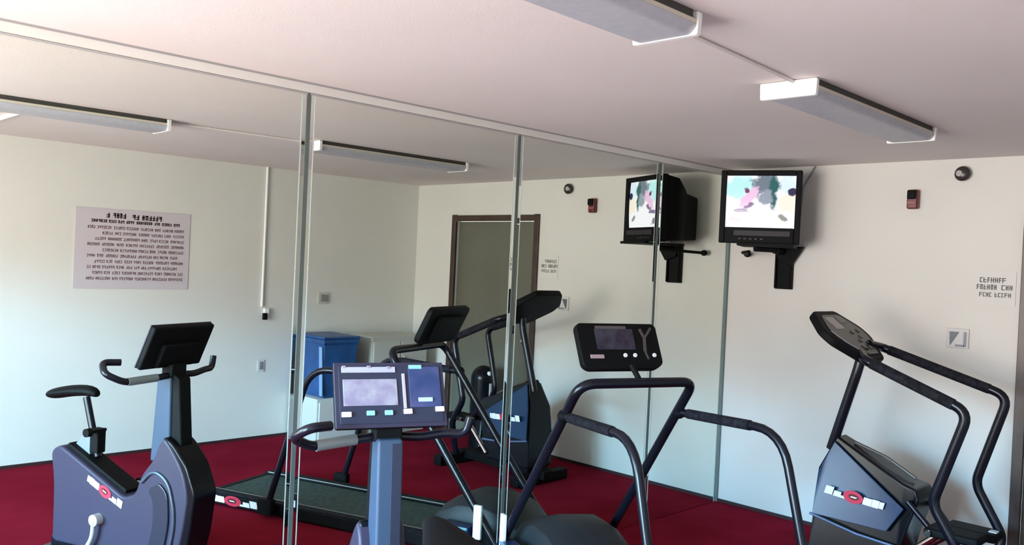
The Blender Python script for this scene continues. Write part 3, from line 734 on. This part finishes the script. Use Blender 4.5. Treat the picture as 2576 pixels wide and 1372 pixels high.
# local face: x -> world y, y -> world -x, tilt so the near-user edge (local -y) drops
CT = Matrix.Translation(q(1.265, -0.745, 1.362)) @ Matrix.Rotation(n_t, 4, 'Y') @ Matrix.Rotation(math.pi/2, 4, 'Z')
hexa = [(-0.135, 0.215), (0.135, 0.215), (0.245, 0.07), (0.245, -0.02), (0.10, -0.20), (-0.10, -0.20), (-0.245, -0.02), (-0.245, 0.07)]
bm = bmesh.new(); prism(bm, smoothpoly(hexa, 4, 0.03), -0.05, 0.0, 'z'); bmesh.ops.transform(bm, matrix=CT, verts=bm.verts)
con = obj('console', bm, BLACK, st, 0.012, 3)
bm = bmesh.new(); prism(bm, smoothpoly([(a*0.80, b*0.80) for a, b in hexa], 4, 0.03), 0.0, 0.004, 'z'); bmesh.ops.transform(bm, matrix=CT, verts=bm.verts)
obj('face_plate', bm, mat('olive_black_face', (0.035, 0.035, 0.03), 0.35), con, 0.001)
panel(con, 'display', CT, -0.10, 0.00, 0.05, 0.15, mat('silver_display', (0.33, 0.30, 0.28), 0.35), 0.010)
panel(con, 'display_shade', CT, 0.025, 0.11, 0.10, 0.155, mat('grey_window', (0.09, 0.09, 0.09), 0.35), 0.010)
for a, b in ((0.04, 0.02), (0.08, -0.02), (0.10, -0.07), (0.03, -0.05), (-0.02, -0.10), (0.05, -0.11), (0.13, 0.03)):
    bm = bmesh.new(); p = CT @ Vector((a, b, 0.002)); r_ = CT @ Vector((a, b, 0.011)); cyl(bm, p, r_, 0.014, n=12)
    obj('key', bm, mat('sage_keys', (0.10, 0.11, 0.085), 0.4), con, 0.001)
bm = bmesh.new(); tube(bm, [CT @ Vector(p) for p in fillet([(-0.20, 0.04, 0.005), (-0.17, -0.06, 0.005), (-0.07, -0.155, 0.005), (0.07, -0.155, 0.005)], 0.06)], 0.004, 8)
obj('face_groove', bm, GREYPL, con)
for (yy, dz, dx, r_) in ((-0.93, 0.0, 0.0, 0.0265), (-0.50, 0.035, 0.04, 0.0245)):
    if dx == 0: pts = [q(1.36, -0.84, 1.275), q(1.43, yy, 1.245), q(1.955, yy, 1.045), q(1.805, yy, 0.555), q(1.93, yy, 0.36), q(1.93, yy+0.06, 0.10)]
    else: pts = [q(1.33, -0.66, 1.315), q(1.36, yy-0.04, 1.295), q(2.015, yy, 1.100), q(1.875, yy, 0.610), q(2.02, yy, 0.36), q(1.98, yy-0.06, 0.10)]
    hr = obj('handrail', TU(pts, r_, [0, 0.03, 0.075, 0.055, 0.04, 0]), TUBE, st)
    a = Vector(pts[1]); b = Vector(pts[2])
    obj('foam_grip', TU([a+(b-a)*u for u in (0.06, 0.5, 0.86)], r_+0.0025, 0), RUBBER, hr)
# pedals, links, base
for yy, zz in ((-0.86, 0.405), (-0.58, 0.37)):
    pd = obj('pedal', B((q(1.90, yy, zz), (0.26, 0.16, 0.045))), BLACK, st, 0.015, 3)
    bm = bmesh.new(); cyl(bm, q(1.80, yy-0.09, zz), q(1.80, yy-0.102, zz), 0.016); obj('pedal_bolt', bm, CHROME, pd)
    if yy > -0.7: obj('pedal_marker', B((q(2.00, yy-0.0, zz+0.024), (0.04, 0.05, 0.008))), WHITE, pd, 0.003)
    obj('pedal_link', TU([q(1.66, yy, 0.52), q(1.78, yy, zz)], 0.016, 0), TUBE, pd)
    obj('piston', TU([q(1.58, yy, 0.16), q(1.82, yy, zz-0.02)], 0.018, 0), CHROME, pd)
obj('base_frame', B((q(1.52, -0.72, 0.075), (0.98, 0.10, 0.07)), (q(1.12, -0.72, 0.045), (0.09, 0.56, 0.08)), (q(1.98, -0.72, 0.045), (0.09, 0.62, 0.08)), (q(1.36, -0.72, 0.10), (0.44, 0.24, 0.08))), BLACK, st, 0.01)
